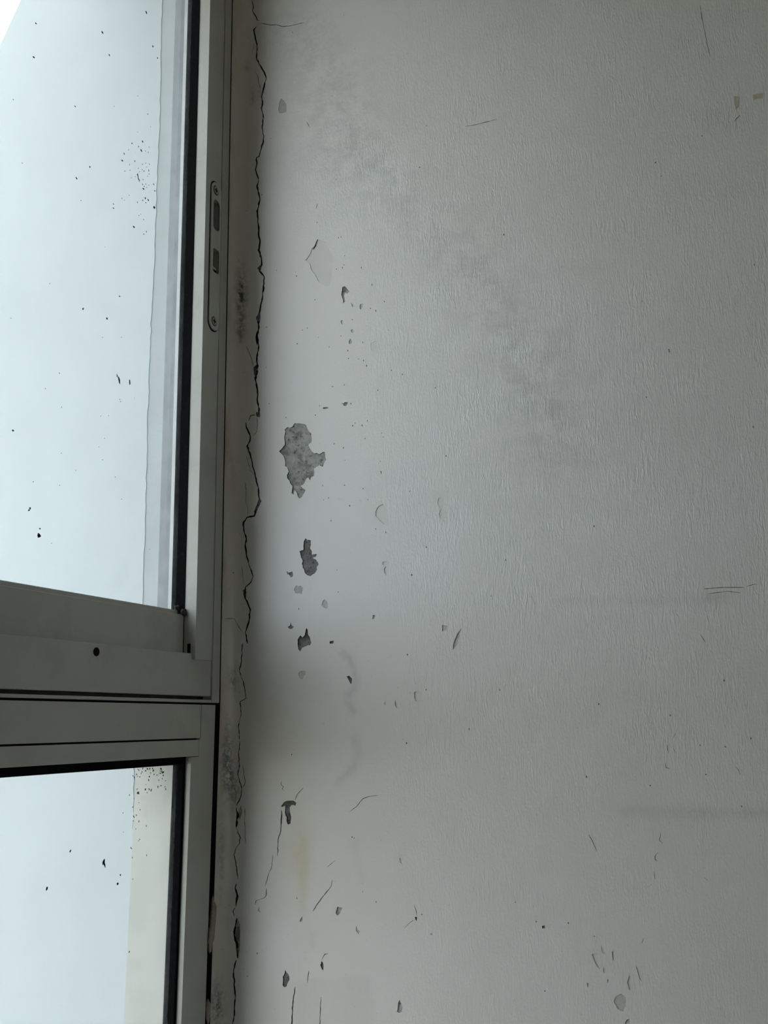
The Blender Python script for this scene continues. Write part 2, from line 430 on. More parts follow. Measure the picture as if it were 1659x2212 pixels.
# losses of paint: (outline, depth m, kind)
CHIPS = [
    (C('a', [(290,213),(330,215),(368,225),(380,255),(405,285),(410,325),(405,352),(388,362),(385,372),(395,390),(410,415),(430,430),(445,425),(465,435),(482,425),(490,418),(503,420),(505,450),(512,475),(500,495),(488,525),(465,515),(445,525),(425,540),(430,565),(425,590),(405,600),(398,622),(385,600),(372,610),(358,640),(345,655),(330,662),(345,680),(365,690),(355,715),(335,745),(320,752),(308,735),(300,705),(285,690),(280,725),(265,715),(268,690),(272,665),(260,650),(250,625),(235,610),(232,585),(245,560),(235,530),(218,520),(220,490),(208,450),(190,430),(175,415),(195,395),(215,370),(215,340),(213,305),(222,275),(215,258),(235,240),(255,245),(272,238),(280,222)]), 0.0012, 'chip'),
    (C('a', [(365,1038),(378,1050),(403,1052),(403,1085),(398,1110),(410,1130),(410,1155),(446,1150),(440,1170),(415,1178),(440,1190),(455,1212),(460,1225),(445,1245),(448,1262),(430,1290),(400,1310),(375,1300),(360,1285),(355,1260),(345,1250),(345,1232),(338,1222),(345,1200),(332,1175),(322,1130),(350,1122),(350,1090),(352,1062)]), 0.0013, 'dark'),
    (C('a', [(228,1272),(245,1285),(270,1275),(275,1312),(258,1318),(250,1300),(235,1295)]), 0.0008, 'chip'),
    (C('a', [(300,1375),(318,1383),(330,1378),(350,1395),(340,1420),(342,1440),(318,1432),(295,1432),(282,1408),(290,1388)]), 0.0006, 'pale'),
    (C('a', [(500,1475),(520,1490),(528,1525),(518,1542),(500,1538),(478,1518),(488,1490)]), 0.0005, 'pale'),
    (C('a', [(900,800),(922,793),(940,830),(950,870),(965,905),(945,925),(930,940),(905,920),(885,895),(868,880),(866,845),(880,815)]), 0.0007, 'blister'),
    (C('a', [(1320,748),(1340,745),(1355,780),(1348,815),(1352,835),(1380,850),(1378,885),(1350,905),(1328,890),(1322,860),(1336,830),(1318,805),(1310,780)]), 0.0004, 'blister'),
    (C('a', [(920,1205),(945,1202),(958,1215),(955,1240),(962,1265),(958,1290),(942,1302),(930,1285),(928,1255),(938,1240),(915,1225)]), 0.0007, 'blister'),
    (C('a', [(618,72),(640,70),(645,62),(668,62),(665,75),(655,90),(640,88),(635,76)]), 0.0008, 'chip'),
    (C('a', [(490,100),(505,98),(520,96),(532,103),(520,110),(505,112),(492,110)]), 0.0008, 'chip'),
    (C('a', [(845,1600),(860,1587),(865,1600),(850,1615)]), 0.0006, 'pale'),
    (C('b', [(450,55),(468,62),(505,75),(560,180),(560,260),(548,350),(535,395),(515,395),(480,370),(455,355),(435,310),(405,275),(395,230),(365,205),(385,180),(400,155),(412,120),(435,100)]), 0.0007, 'blister'),
    (C('b', [(628,400),(645,392),(680,430),(665,445),(650,440),(640,460),(648,500),(635,515),(634,490),(622,455)]), 0.0010, 'chip'),
    (C('b', [(690,510),(705,525),(710,535),(700,540)]), 0.0007, 'pale'),
    (C('b', [(752,535),(760,520),(778,518),(770,545),(760,562)]), 0.0007, 'pale'),
    (C('b', [(618,640),(630,635),(630,655),(632,668),(620,660)]), 0.0007, 'pale'),
    (C('b', [(690,705),(702,700),(712,720),(700,728),(692,720)]), 0.0007, 'pale'),
    (C('b', [(675,790),(685,770),(697,780),(697,800),(680,808)]), 0.0007, 'pale'),
    (C('b', [(833,800),(870,785),(885,835),(880,870),(835,850)]), 0.0003, 'blister'),
    (C('d', [(705,188),(712,200),(715,235),(730,260),(738,295),(728,312),(715,310),(690,322),(672,330),(660,355),(645,340),(640,300),(640,270),(660,240),(675,255),(690,240),(698,200)]), 0.0014, 'dark'),
    (C('d', [(590,145),(598,170),(615,178),(600,195),(580,195),(570,180),(585,172)]), 0.0010, 'chip'),
    (C('d', [(870,282),(900,280),(895,300),(870,300)]), 0.0012, 'dark'),
    (C('d', [(645,510),(665,495),(700,495),(695,525),(685,530),(680,552),(665,555),(650,535)]), 0.0006, 'pale'),
    (C('d', [(992,535),(1010,530),(1030,550),(1025,590),(1015,580),(1005,560)]), 0.0012, 'dark'),
    (C('d', [(1475,648),(1490,640),(1520,645),(1522,690),(1515,715),(1490,715),(1478,695)]), 0.0008, 'blister'),
    (C('d', [(1340,705),(1355,735),(1370,765),(1350,760),(1338,740)]), 0.0008, 'blister'),
    (C('d', [(1265,715),(1280,730),(1275,742),(1260,735)]), 0.0008, 'blister'),
    (C('d', [(1180,95),(1195,95),(1190,120),(1175,125)]), 0.0007, 'pale'),
    (C('d', [(520,1465),(545,1435),(570,1425),(610,1425),(630,1440),(625,1460),(600,1455),(585,1470),(585,1500),(595,1545),(590,1590),(570,1595),(560,1570),(562,1545),(550,1520),(552,1460),(530,1470)]), 0.0013, 'dark'),
    (C('e', [(925,692),(962,700),(945,735),(925,755),(913,740)]), 0.0010, 'chip'),
    (C('e', [(1060,830),(1070,855),(1090,870),(1075,888),(1058,865)]), 0.0006, 'pale'),
    (C('e', [(550,1145),(562,1165),(580,1190),(582,1215),(570,1235),(560,1265),(545,1270),(532,1255),(535,1225),(533,1195),(545,1175)]), 0.0014, 'dark'),
    (C('e', [(810,1082),(820,1090),(826,1110),(822,1150),(812,1135),(803,1110)]), 0.0012, 'dark'),
    (C('e', [(1370,1360),(1385,1385),(1392,1420),(1385,1445),(1370,1452),(1352,1445),(1358,1400)]), 0.0012, 'chip'),
    (C('e', [(1480,765),(1497,765),(1492,795),(1483,780)]), 0.0012, 'dark'),
    (C('e', [(655,800),(672,760),(674,795)]), 0.0010, 'chip'),
    (C('e', [(1370,345),(1380,340),(1390,385),(1375,375)]), 0.0007, 'blister'),
    (C('2', [(1275,885),(1300,900),(1325,950),(1320,1000),(1290,1015),(1260,1015),(1250,980),(1255,930)]), 0.0006, 'pale'),
    (C('4', [(822,310),(852,285),(855,340),(840,400),(825,360)]), 0.0018, 'dark'),
    (C('4', [(840,630),(868,635),(870,668),(845,665)]), 0.0018, 'dark'),
    (C('4', [(862,1245),(880,1270),(850,1330),(832,1370),(825,1340),(850,1280)]), 0.0018, 'dark'),
    (C('3', [(1050,1390),(1085,1340),(1090,1400),(1075,1470),(1060,1440)]), 0.0018, 'dark'),
    (C('3', [(1060,950),(1085,920),(1095,960),(1080,980)]), 0.0015, 'dark'),
    (C('3', [(1078,838),(1102,845),(1097,872)]), 0.0015, 'dark'),
    (C('6', [(1420,1058),(1434,1100),(1432,1250),(1422,1300),(1415,1220),(1402,1160)]), 0.0015, 'chip'),
    (C('6', [(1440,385),(1447,420),(1432,470),(1420,440)]), 0.0012, 'chip'),
    (C('5', [(1450,345),(1470,335),(1472,380),(1460,400)]), 0.0015, 'dark'),
    (C('r', [(700,1665),(715,1660),(725,1690),(745,1745),(725,1725),(712,1700)]), 0.0007, 'blister'),
    (C('r', [(750,1615),(770,1645),(775,1665),(758,1655)]), 0.0006, 'blister'),
    (C('r', [(810,1650),(822,1645),(825,1690),(815,1700)]), 0.0007, 'blister'),
    (C('r', [(765,1735),(778,1760),(768,1768),(762,1755)]), 0.0007, 'blister'),
    (C('r', [(940,1730),(955,1740),(970,1810),(960,1800)]), 0.0006, 'blister'),
    (C('r', [(905,1780),(920,1790),(925,1830),(905,1860),(892,1815)]), 0.0007, 'blister'),
    (C('r', [(830,1895),(860,1878),(885,1900),(885,1945),(870,1975),(840,1960),(820,1920)]), 0.0005, 'pale'),
    (C('r', [(785,1800),(795,1805),(785,1822)]), 0.0007, 'pale'),
    (C('r', [(675,1820),(685,1825),(680,1845)]), 0.0007, 'pale'),
    (C('r', [(890,2020),(905,2015),(905,2040),(880,2044)]), 0.0008, 'pale'),
    (C('r', [(430,1510),(445,1508),(446,1522),(432,1525)]), 0.0010, 'chip'),
    ([(996,1358),(993,1375),(986,1395),(978,1404),(980,1388),(988,1368)], 0.0009, 'pale'),
    ([(955,1350),(966,1352),(964,1362),(955,1364)], 0.0008, 'pale'),
]
SPECKS = C('a', [(703,232),(720,213),(770,230),(808,196),(910,283),(922,314),(792,323),(570,360),(637,389),(648,478),(900,487),(488,660),(644,658),(777,682),(548,912),(530,748),(495,762),(682,806),(1112,702),(940,995),(1230,1102),(590,1265),(1125,1302),(1372,448),(812,760),(317,1543),(868,970),(600,1423),(225,172),(435,155),(465,88),(905,560),(908,570)]) \
    + C('b', [(378,693),(457,758),(535,828),(305,805),(342,706),(643,1100),(558,1112),(883,1137),(433,490),(618,748),(672,910),(780,925),(803,963),(745,915),(980,995),(1060,1025),(960,708),(930,503),(868,570),(842,382),(640,240),(585,270),(645,175),(630,260),(765,260),(830,553),(700,632),(668,855),(775,795),(690,1235),(1295,1120),(600,45),(620,40),(295,290),(300,320),(158,280),(85,685)]) \
    + C('e', [(282,1190),(1530,748),(1203,658),(1107,585),(1597,890),(350,1028),(635,632),(1030,195),(1045,200)]) \
    + C('r', [(1427,537),(398,1488),(715,1567),(573,1495),(1018,748),(285,1382),(1420,175),(672,700),(738,305),(1290,528),(445,1865),(33,440),(200,228),(1320,688),(1127,365),(1565,490),(1515,860)]) \
    + C('p', [(1300,740),(1078,957),(1047,884),(1583,1440),(222,1275)]) + C('q', [(1122,150),(1120,140),(997,398),(1578,560),(232,1283),(152,1480),(712,1100)]) \
    + C('t', [(105,902),(580,98),(1120,820),(48,1268),(247,210),(530,1170),(1075,1090),(405,1450)]) + C('d', [(1420,1015),(1560,630),(1427,378),(648,50),(597,1095)]) \
    + C('5', [(1395,240)]) + C('4', [(722,1505),(912,310),(935,570)]) + C('3', [(968,435),(1103,292)])

# ------------------------------------------------------------------ side wall: mesh
S_MAX, Z_LO, Z_HI = 3.2 - RAD + ARC, 0.0, 2.70
zs_vis = [wall_sz(900, y)[1] for y in (-30, 2242)]
Z1, Z0 = zs_vis
S1 = wall_sz(1690, 1100)[0]
pts, faces, tag = [], [], []
def add_pt(p):
    pts.append(p); return len(pts) - 1
# grid
gs = list(np.arange(0, ARC + 1e-9, ARC / 16)) + list(np.arange(ARC + 0.005, S1, 0.005))
gz = list(np.arange(Z0, Z1, 0.005))
for s in gs:
    for j, z in enumerate(gz):
        on = s in (gs[0],)
        add_pt((s if on else s + random.uniform(-3e-4, 3e-4), z + random.uniform(-3e-4, 3e-4)))
for z in (Z_LO, Z0 - 0.35, Z0 - 0.15, Z0 - 0.05, Z1 + 0.05, Z1 + 0.15, Z_HI):
    for s in list(gs[::4][:5]) + [ARC, 0.2, 0.5, S1, S_MAX]:
        add_pt((s, z))
for z in np.arange(Z0, Z1, 0.1):
    for s in (S1 + 0.1, S1 + 0.6, S_MAX):
        add_pt((s, z))
def ribbon(poly, hw, tagid, step=5.0, jit=0.9, taper=True):
    P = [np.array(p, float) for p in poly]
    Q = []
    for a, b in zip(P[:-1], P[1:]):
        n = max(1, int(np.linalg.norm(b - a) / step))
        for i in range(n):
            q = a + (b - a) * i / n
            if i:
                q = q + np.array((random.uniform(-jit, jit), random.uniform(-jit, jit) * 0.4))
            Q.append(q)
    Q.append(P[-1])
    prev = None
    for i, q in enumerate(Q):
        t = Q[min(i + 1, len(Q) - 1)] - Q[max(i - 1, 0)]
        t = t / (np.linalg.norm(t) + 1e-9)
        nrm = np.array((-t[1], t[0]))
        w = hw * random.uniform(0.45, 1.35)
        if taper and (i == 0 or i == len(Q) - 1):
            w *= 0.25
        a = add_pt(wall_sz(*(q + nrm * w))); b = add_pt(wall_sz(*(q - nrm * w)))
        if prev:
            faces.append((prev[0], prev[1], b, a)); tag.append(tagid)
        prev = (a, b)
HOLES = []            # (name, depth, floor material)
for poly, hw in MAIN:
    HOLES.append(('crack', 0.004 if hw > 1 else 0.0025, M_crack)); ribbon(poly, hw, len(HOLES) - 1)
for poly, hw in HAIR:
    HOLES.append(('hairline_crack', 0.0012, M_hair)); ribbon(poly, hw, len(HOLES) - 1, 6.0, 0.6)
def roughen(poly, amt):
    out = []
    for i, p in enumerate(poly):
        q = poly[(i + 1) % len(poly)]
        d = math.dist(p, q)
        n = max(1, int(d / 4.0))
        for k in range(n):
            f = k / n
            x, y = p[0] + (q[0] - p[0]) * f, p[1] + (q[1] - p[1]) * f
            if k:
                x += random.uniform(-amt, amt); y += random.uniform(-amt, amt)
            out.append((x, y))
    return out
KINDM = {'chip': M_chip, 'dark': M_chip_dark, 'pale': M_pale, 'blister': M_blister}
for poly, depth, kind in CHIPS:
    HOLES.append(('paint_chip' if kind in ('chip', 'dark') else 'paint_flake_mark', depth, KINDM[kind]))
    idx = [add_pt(wall_sz(*p)) for p in roughen(poly, 0.7 if kind != 'blister' else 0.3)]
    faces.append(tuple(idx)); tag.append(len(HOLES) - 1)
# CDT wants consistent winding
for i, f in enumerate(faces):
    a = sum(pts[f[k]][0] * pts[f[(k + 1) % len(f)]][1] - pts[f[(k + 1) % len(f)]][0] * pts[f[k]][1] for k in range(len(f)))
    if a < 0:
        faces[i] = tuple(reversed(f))
res = delaunay_2d_cdt([Vector(p) for p in pts], [], faces, 0, 1e-6)
ov, of, oorig = res[0], res[2], res[5]
SZ = np.array([(v[0], v[1]) for v in ov])
wall_f, hole_f = [], [[] for _ in HOLES]
for f, og in zip(of, oorig):
    if og:
        hole_f[tag[og[0]]].append(tuple(f))
    else:
        wall_f.append(tuple(f))
P3 = wall_point(SZ[:, 0], SZ[:, 1])
# front sheet plus a solid body behind it
nv = len(P3)
TH = 0.22
body_v = []
for zz in (Z_LO, Z_HI):
    body_v += [(0.012, 0.008, zz), (RAD + 0.01, 0.008, zz), (3.2, 0.008, zz), (3.2, TH, zz), (0.012, TH, zz)]
nb = 5
bf = [tuple(nv + i for i in range(nb)), tuple(nv + nb + i for i in reversed(range(nb)))]
bf += [(nv + i, nv + nb + i, nv + nb + (i + 1) % nb, nv + (i + 1) % nb) for i in range(nb)]
# faces wound so that normals look into the room (towards -Y)
def orient(f):
    a, b, c = P3[f[0]], P3[f[1]], P3[f[2]]
    n = np.cross(b - a, c - a)
    return f if n[1] < 0 or (abs(n[1]) < 1e-12 and n[0] > 0) else tuple(reversed(f))
wall_faces = [orient(f) for f in wall_f]
wall = link('wall_right', np.vstack([P3, np.array(body_v)]), wall_faces + bf, M_wall, kind='structure',
            label='cracked and flaking white painted plaster wall beside the window')
sm = [True] * len(wall_faces) + [False] * len(bf)
wall.data.polygons.foreach_set('use_smooth', sm)

# stains, painted in as wear with shapes of their own
PX, PY = project(P3)
def blob(cx, cy, rx, ry, amp, p=2.0):
    return amp * np.exp(-(((np.abs(PX - cx) / rx) ** p) + ((np.abs(PY - cy) / ry) ** p)))
def stroke(poly, w, amp):
    out = np.full(len(PX), 1e9)
    for (ax, ay), (bx, by) in zip(poly[:-1], poly[1:]):
        dx, dy = bx - ax, by - ay
        t = np.clip(((PX - ax) * dx + (PY - ay) * dy) / (dx * dx + dy * dy), 0, 1)
        out = np.minimum(out, np.hypot(PX - ax - t * dx, PY - ay - t * dy))
    return amp * np.exp(-(out / w) ** 2)
def sstep(a, b, x):
    t = np.clip((x - a) / (b - a), 0, 1)
    return t * t * (3 - 2 * t)
# x of the main crack at each height
cy_, cx_ = zip(*sorted((p[1], p[0]) for s_, _ in MAIN for p in s_))
crack_x = np.interp(PY, cy_, cx_)
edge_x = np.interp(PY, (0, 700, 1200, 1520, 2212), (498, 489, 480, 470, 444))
left = 1 - sstep(-12, 3, PX - crack_x)
u = np.clip((PX - edge_x) / np.maximum(crack_x - edge_x, 5), 0, 1)
warm = left * (0.62 - 0.35 * u) + blob(560, 1620, 110, 170, 0.42) + blob(620, 1830, 60, 130, 0.45) + blob(648, 1830, 30, 70, 0.5) + blob(655, 1880, 12, 100, 0.7)
warm += blob(600, 2150, 110, 150, 0.14) + blob(1540, 2150, 200, 160, 0.15)
warm += blob(1320, 1608, 16, 16, 0.22)
grime = stroke(C('d', [(970, 370), (1010, 400), (1040, 470), (1055, 560), (1050, 620), (1000, 665)]), 7, 0.5)
grime += stroke(C('d', [(1000, 720), (1040, 790)]), 8, 0.4) + stroke(C('d', [(1050, 980), (1080, 1080), (1050, 1180), (1000, 1230), (930, 1290)]), 8, 0.36)
grime += stroke(C('e', [(1040, 230), (1080, 400), (1105, 500)]), 8, 0.16)
grime += stroke([(1350, 1752), (1500, 1757), (1700, 1757)], 12, 0.30) + stroke([(1200, 1297), (1430, 1297), (1560, 1296)], 9, 0.13) + blob(1545, 1292, 40, 14, 0.25)
grime += stroke(C('e', [(690, 430), (680, 540), (665, 740)]), 5, 0.25)
grime += stroke(C('e', [(755, 880), (740, 960)]), 5, 0.25) + left * 0.03 + blob(600, 1500, 120, 110, 0.05)
patch = ((PX > 640) & (PX < 800 + (PY - 2110) * 0.12) & (PY > 2117 - (PX - 640) * 0.07))
grime += patch * 0.15
patch2 = ((PX > 545) & (PX < 625) & (PY > 1425) & (PY < 1560)) | ((PX >= 625) & (PX < 718) & (PY > 1452 - (PX - 625) * 0.12) & (PY < 1520))
grime += patch2 * 0.08
light = blob(700, 170, 45, 90, 0.3) + blob(860, 360, 60, 40, 0.25) + blob(600, 2060, 40, 90, 0.9) + blob(1130, 840, 60, 200, 0.10)
light += stroke(C('q', [(480, 520), (570, 525)]), 4, 0.4) + stroke(C('q', [(380, 660), (490, 645)]), 5, 0.35) + stroke(C('q', [(745, 828), (790, 824)]), 3, 0.5) + stroke(C('q', [(860, 1470), (1050, 1470)]), 4, 0.3)
light += stroke(C('p', [(1480, 395), (1659, 390)]), 4, 0.25)
mottle = stroke([(640, 60), (720, 180), (770, 320), (860, 420), (1000, 560), (1130, 740), (1200, 940)], 85, 0.50) + blob(700, 330, 110, 110, 0.25) + blob(1250, 1000, 300, 500, 0.10)
mould = blob(521, 640, 11, 55, 1.0) + blob(520, 715, 9, 28, 0.6) + blob(503, 1468, 10, 22, 0.6) + blob(490, 1660, 13, 60, 0.75) + blob(492, 1620, 8, 70, 0.45) + blob(505, 1700, 14, 40, 0.5)
mould += blob(470, 2175, 14, 50, 0.8) + blob(545, 210, 5, 18, 0.4) + blob(478, 1850, 8, 90, 0.35) + blob(533, 145, 6, 10, 0.4) + blob(565, 200, 8, 25, 0.35)
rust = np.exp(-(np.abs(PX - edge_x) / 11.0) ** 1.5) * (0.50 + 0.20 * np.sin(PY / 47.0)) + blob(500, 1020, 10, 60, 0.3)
brush = sstep(720, 980, PX) * (1 - 0.45 * sstep(1500, 1900, PY)) + blob(760, 380, 160, 150, 0.8) + blob(820, 800, 60, 300, 0.3)
brush = np.clip(brush, 0.04, 1.2)
def color_attr(o, name, r, g, b, a):
    n_all = len(o.data.vertices)
    arr = np.zeros((n_all, 4), np.float32)
    for k, ch in enumerate((r, g, b, a)):
        arr[:len(ch), k] = np.clip(ch, 0, 1.5)
    at = o.data.attributes.new(name, 'FLOAT_COLOR', 'POINT')
    at.data.foreach_set('color', arr.ravel())
color_attr(wall, 'stain', grime, warm, light, brush)
color_attr(wall, 'mould', mould, rust, mottle, np.ones_like(mould))

# cups under every crack and chip
def cup(name, tris, depth, material, parent):
    ids = sorted({i for f in tris for i in f})
    if not ids:
        return
    loc = {g: k for k, g in enumerate(ids)}
    top = P3[ids]
    bot = wall_point(SZ[ids, 0], SZ[ids, 1], depth)
    n = len(ids)
    F_ = [tuple(loc[i] + n for i in orient(f)) for f in tris]
    edges = {}
    for f in tris:
        f = orient(f)
        for k in range(3):
            edges[(f[k], f[(k + 1) % 3])] = 1
    for (a, b) in edges:
        if (b, a) not in edges:
            F_.append((loc[a], loc[b], loc[b] + n, loc[a] + n))
    return link(name, np.vstack([top, bot]), F_, material, parent)
for (name, depth, material), tris in zip(HOLES, hole_f):
    cup(name, tris, depth, material, wall)

# specks of dirt: tiny lumps on the paint, too small to pick apart
sv, sf = [], []
for (px, py) in SPECKS:
    s0, z0 = wall_sz(px, py)
    r1, r2 = random.uniform(0.5, 1.1) * 1e-3, random.uniform(0.7, 1.7) * 1e-3
    base = len(sv)
    k = 6
    for i in range(k):
        a = 2 * math.pi * i / k
        q = random.uniform(0.7, 1.3)
        sv.append(wall_point(s0 + r1 * q * math.cos(a), z0 + r2 * q * math.sin(a), 0.0001))
    sv.append(wall_point(s0, z0, -0.00035))
    sf += [(base + i, base + (i + 1) % k, base + k) for i in range(k)]
link('dirt_specks', sv, sf, M_pit, wall, kind='stuff')

# ------------------------------------------------------------------ room shell
def shell(name, *a, **k):
    return box(name, *a, leaning=False, kind='structure', **k)
WIN_Y0 = -0.72
ROOM_Y = -3.4
shell('floor', -0.2, 3.4, ROOM_Y - 0.2, 0.22, -0.12, 0.0, M_floor)
shell('ceiling', -0.2, 3.4, ROOM_Y - 0.2, 0.22, 2.70, 2.85, M_room)
# far wall with an unseen window added to brighten the room-side faces
FW = (-2.05, -1.10, 0.98, 1.86)
def frame_ring(name, x0, x1, outer, inner, material, parent=None, **props):
    def four(r):
        return [(r[0], r[2]), (r[1], r[2]), (r[1], r[3]), (r[0], r[3])]
    V_ = [(x, y, z) for x in (x0, x1) for r in (outer, inner) for y, z in four(r)]
    F_ = []
    for i in range(4):
        j = (i + 1) % 4
        F_ += [(i, 4 + i, 4 + j, j), (8 + i, 8 + j, 12 + j, 12 + i), (i, j, 8 + j, 8 + i), (4 + i, 12 + i, 12 + j, 4 + j)]
    return link(name, V_, F_, material, parent, **props)
frame_ring('wall_far', 3.2, 3.4, (ROOM_Y, 0.22, 0.0, 2.70), FW, M_room, kind='structure')
w3 = empty('added_fill_window', kind='structure')  # added out of view as a fill light source
frame_ring('added_window_frame', 3.25, 3.31, FW, (FW[0] + 0.05, FW[1] - 0.05, FW[2] + 0.05, FW[3] - 0.05), M_frame, w3)
box('glass_pane', 3.278, 3.282, FW[0] + 0.04, FW[1] - 0.04, FW[2] + 0.04, FW[3] - 0.04, M_glass, w3, leaning=False)
shell('wall_back', -0.2, 3.4, ROOM_Y - 0.2, ROOM_Y, 0.0, 2.70, M_room)

# window unit positions
yref = 750
Y_edge, _ = hit_x(488.2, yref, 0.0)
Y_gapR, _ = hit_x(473.2, yref, 0.0)
Y_gapL, _ = hit_x(471.0, yref, 0.003)
Y_stile, _ = hit_x(437.0, yref, 0.003)
X_side, _ = hit_y(413.0, yref, Y_stile)
Z_TOP = Z1 + 0.16
z_of = lambda x, y, X=0.0: hit_x(x, y, X)[1]
Z_sashbot = z_of(200, 1388.5)                     # sash rail meets the frame rail
Z_frbot = z_of(200, 1495)                         # under the frame rail
Z_strip = z_of(200, 1504)
Z_joint = z_of(200, 1513.5)
Z_stilebot = z_of(440, 1426, 0.003)
Z_sill = 0.42
XO = -0.075                                        # outer face of the units

shell('wall_left', -0.2, 0.0, ROOM_Y, WIN_Y0, 0.0, 2.70, M_room)
shell('wall_left_lintel', -0.2, 0.0, WIN_Y0, 0.0, Z_TOP, 2.70, M_room)
shell('wall_left_sill', -0.2, 0.0, WIN_Y0, 0.0, 0.0, Z_sill, M_room)

# ------------------------------------------------------------------ upper window
w1 = empty('window_1', kind='structure', label='upper sliding window with grey aluminium frame and recessed latch')
w1.location = (0, 0, 0)
box('jamb', XO, 0.0, Y_gapR, Y_edge, Z_joint + 0.0008, Z_TOP, M_frame, w1, 0.0012)
box('jamb_rebate', XO, -0.012, Y_gapL - 0.004, Y_gapR + 0.0005, Z_joint + 0.0008, Z_TOP, M_dark, w1)
box('jamb', XO, 0.0, WIN_Y0, WIN_Y0 + 0.03, Z_joint + 0.0008, Z_TOP, M_frame, w1)
box('head', XO, 0.0, WIN_Y0 + 0.03, Y_gapR, Z_TOP - 0.05, Z_TOP, M_frame, w1)
# frame rail with its dark track and thin strip below
Yrail_end, _ = hit_x(455.5, 1500, -0.001)
box('frame_rail', -0.022, -0.0012, WIN_Y0 + 0.03, Yrail_end, Z_frbot, Z_sashbot, M_frame, w1, 0.0008)
box('track', XO, -0.012, WIN_Y0 + 0.03, Y_gapR, Z_strip - 0.001, Z_frbot, M_track, w1)
box('track_lip', XO, -0.0005, WIN_Y0 + 0.03, Y_gapR - 0.001, Z_joint + 0.0008, Z_strip, M_frame, w1, 0.0006)
box('track_body', XO, -0.022, WIN_Y0 + 0.03, Y_gapR - 0.002, Z_frbot, Z_sashbot - 0.004, M_frame, w1)
# sash: right stile, with a notch at its foot
NOTCH_Z = z_of(420, 1392, X_side * 0.5)
zs_top = Z_TOP - 0.03
xa, xb = -0.0035, X_side * 0.72
box('sash_stile_foot', xa, 0.003, Y_gapL, Y_stile, Z_stilebot, NOTCH_Z + 0.0001, M_frame, w1, 0.0005)
box('sash_stile_foot', X_side, xb, Y_gapL, Y_stile, Z_sashbot - 0.002, NOTCH_Z + 0.0001, M_frame, w1)
box('notch_shade', xb, xa, Y_stile + 0.002, Y_gapL, Z_stilebot + 0.004, NOTCH_Z, M_dark, w1)  # dark block painted in for the shadow inside the notch
# sash bottom rail with a sloping glazing lip
zr_top = (hit_x(0, 1263, X_side)[1] + hit_x(374, 1325, X_side)[1]) / 2
zr_lip = (hit_x(0, 1252.5, X_side - 0.006)[1] + hit_x(374, 1316, X_side - 0.006)[1]) / 2
X_gl = X_side - 0.015
box('sash_rail', X_side - 0.03, X_side - 0.0002, WIN_Y0 + 0.03, Y_stile - 0.0008, Z_sashbot - 0.002, zr_top, M_frame, w1, 0.0006)
box('glazing_bead', X_side - 0.03, X_side - 0.006, WIN_Y0 + 0.03, Y_stile - 0.004, zr_top - 0.001, zr_lip, M_frame, w1, 0.0008)
# gasket beside the stile
Y_gk = Y_stile - 0.0010
Y_gk2, _ = hit_x(391.5, yref, X_gl)
box('gasket', X_gl + 0.006, X_side + 0.0002, Y_gk, Y_gk + 0.004, zr_lip - 0.003, zs_top, M_gasket, w1)
box('gasket', X_gl - 0.004, X_gl + 0.0065, Y_gk2, Y_gk + 0.004, zr_lip - 0.003, zs_top, M_gasket, w1, 0.001)
pane1 = box('glass_pane', X_gl - 0.002, X_gl + 0.002, WIN_Y0 + 0.03, Y_gk2 + 0.003, zr_lip - 0.004, zs_top + 0.002, M_glass, w1)
# beyond the glass: outer bead, outer stile, outer jamb
xo0 = X_gl - 0.0025
Y_b, _ = hit_x(390.0, yref, xo0)
X_b1, _ = hit_y(385.5, yref, Y_b)
box('outer_bead', X_b1, xo0, Y_b, Y_b + 0.02, zr_lip - 0.02, zs_top, M_bead, w1)
X_b2, _ = hit_y(378.5, yref, Y_b + 0.0004)
box('outer_stile', X_b2, X_b1, Y_b + 0.0004, Y_b + 0.02, zr_lip - 0.02, zs_top, M_frame_ext, w1)
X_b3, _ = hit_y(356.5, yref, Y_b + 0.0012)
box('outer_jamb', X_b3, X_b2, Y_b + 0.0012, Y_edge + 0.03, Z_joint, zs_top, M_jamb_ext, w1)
# corner lump of old sealant
def lump(name, c, r, material, parent, n=10, m=6):
    vs_, fs_ = [], []
    for i in range(m + 1):
        th = math.pi * i / m
        for j in range(n):
            ph = 2 * math.pi * j / n
            q = random.uniform(0.7, 1.25)
            vs_.append((c[0] + r[0] * q * math.sin(th) * math.cos(ph), c[1] + r[1] * q * math.sin(th) * math.sin(ph), c[2] + r[2] * q * math.cos(th)))
    for i in range(m):
        for j in range(n):
            fs_.append((i * n + j, i * n + (j + 1) % n, (i + 1) * n + (j + 1) % n, (i + 1) * n + j))
    return link(name, vs_, fs_, material, parent, smooth=True)
yl, zl = hit_x(399, 1323, X_side + 0.002)
lump('sealant_lump', (X_side + 0.001 + lean(zl), yl, zl), (0.0025, 0.0055, 0.0038), M_seal, w1)
yl, zl = hit_x(388, 1316, X_side - 0.006)
lump('sealant_lump', (X_side - 0.007 + lean(zl), yl, zl), (0.003, 0.008, 0.004), M_seal, w1)
# screw hole in the frame rail
yh, zh = hit_x(208, 1408, -0.0012)
k = 12
hv = [(-0.0008 + lean(zh), yh + 0.0045 * math.cos(2 * math.pi * i / k), zh + 0.0042 * math.sin(2 * math.pi * i / k)) for i in range(k)]
hv += [(-0.0016 + lean(zh), y, z) for _, y, z in hv]
link('screw_hole', hv, [tuple(range(k))] + [(i, (i + 1) % k, (i + 1) % k + k, i + k) for i in range(k)], M_dark, w1)

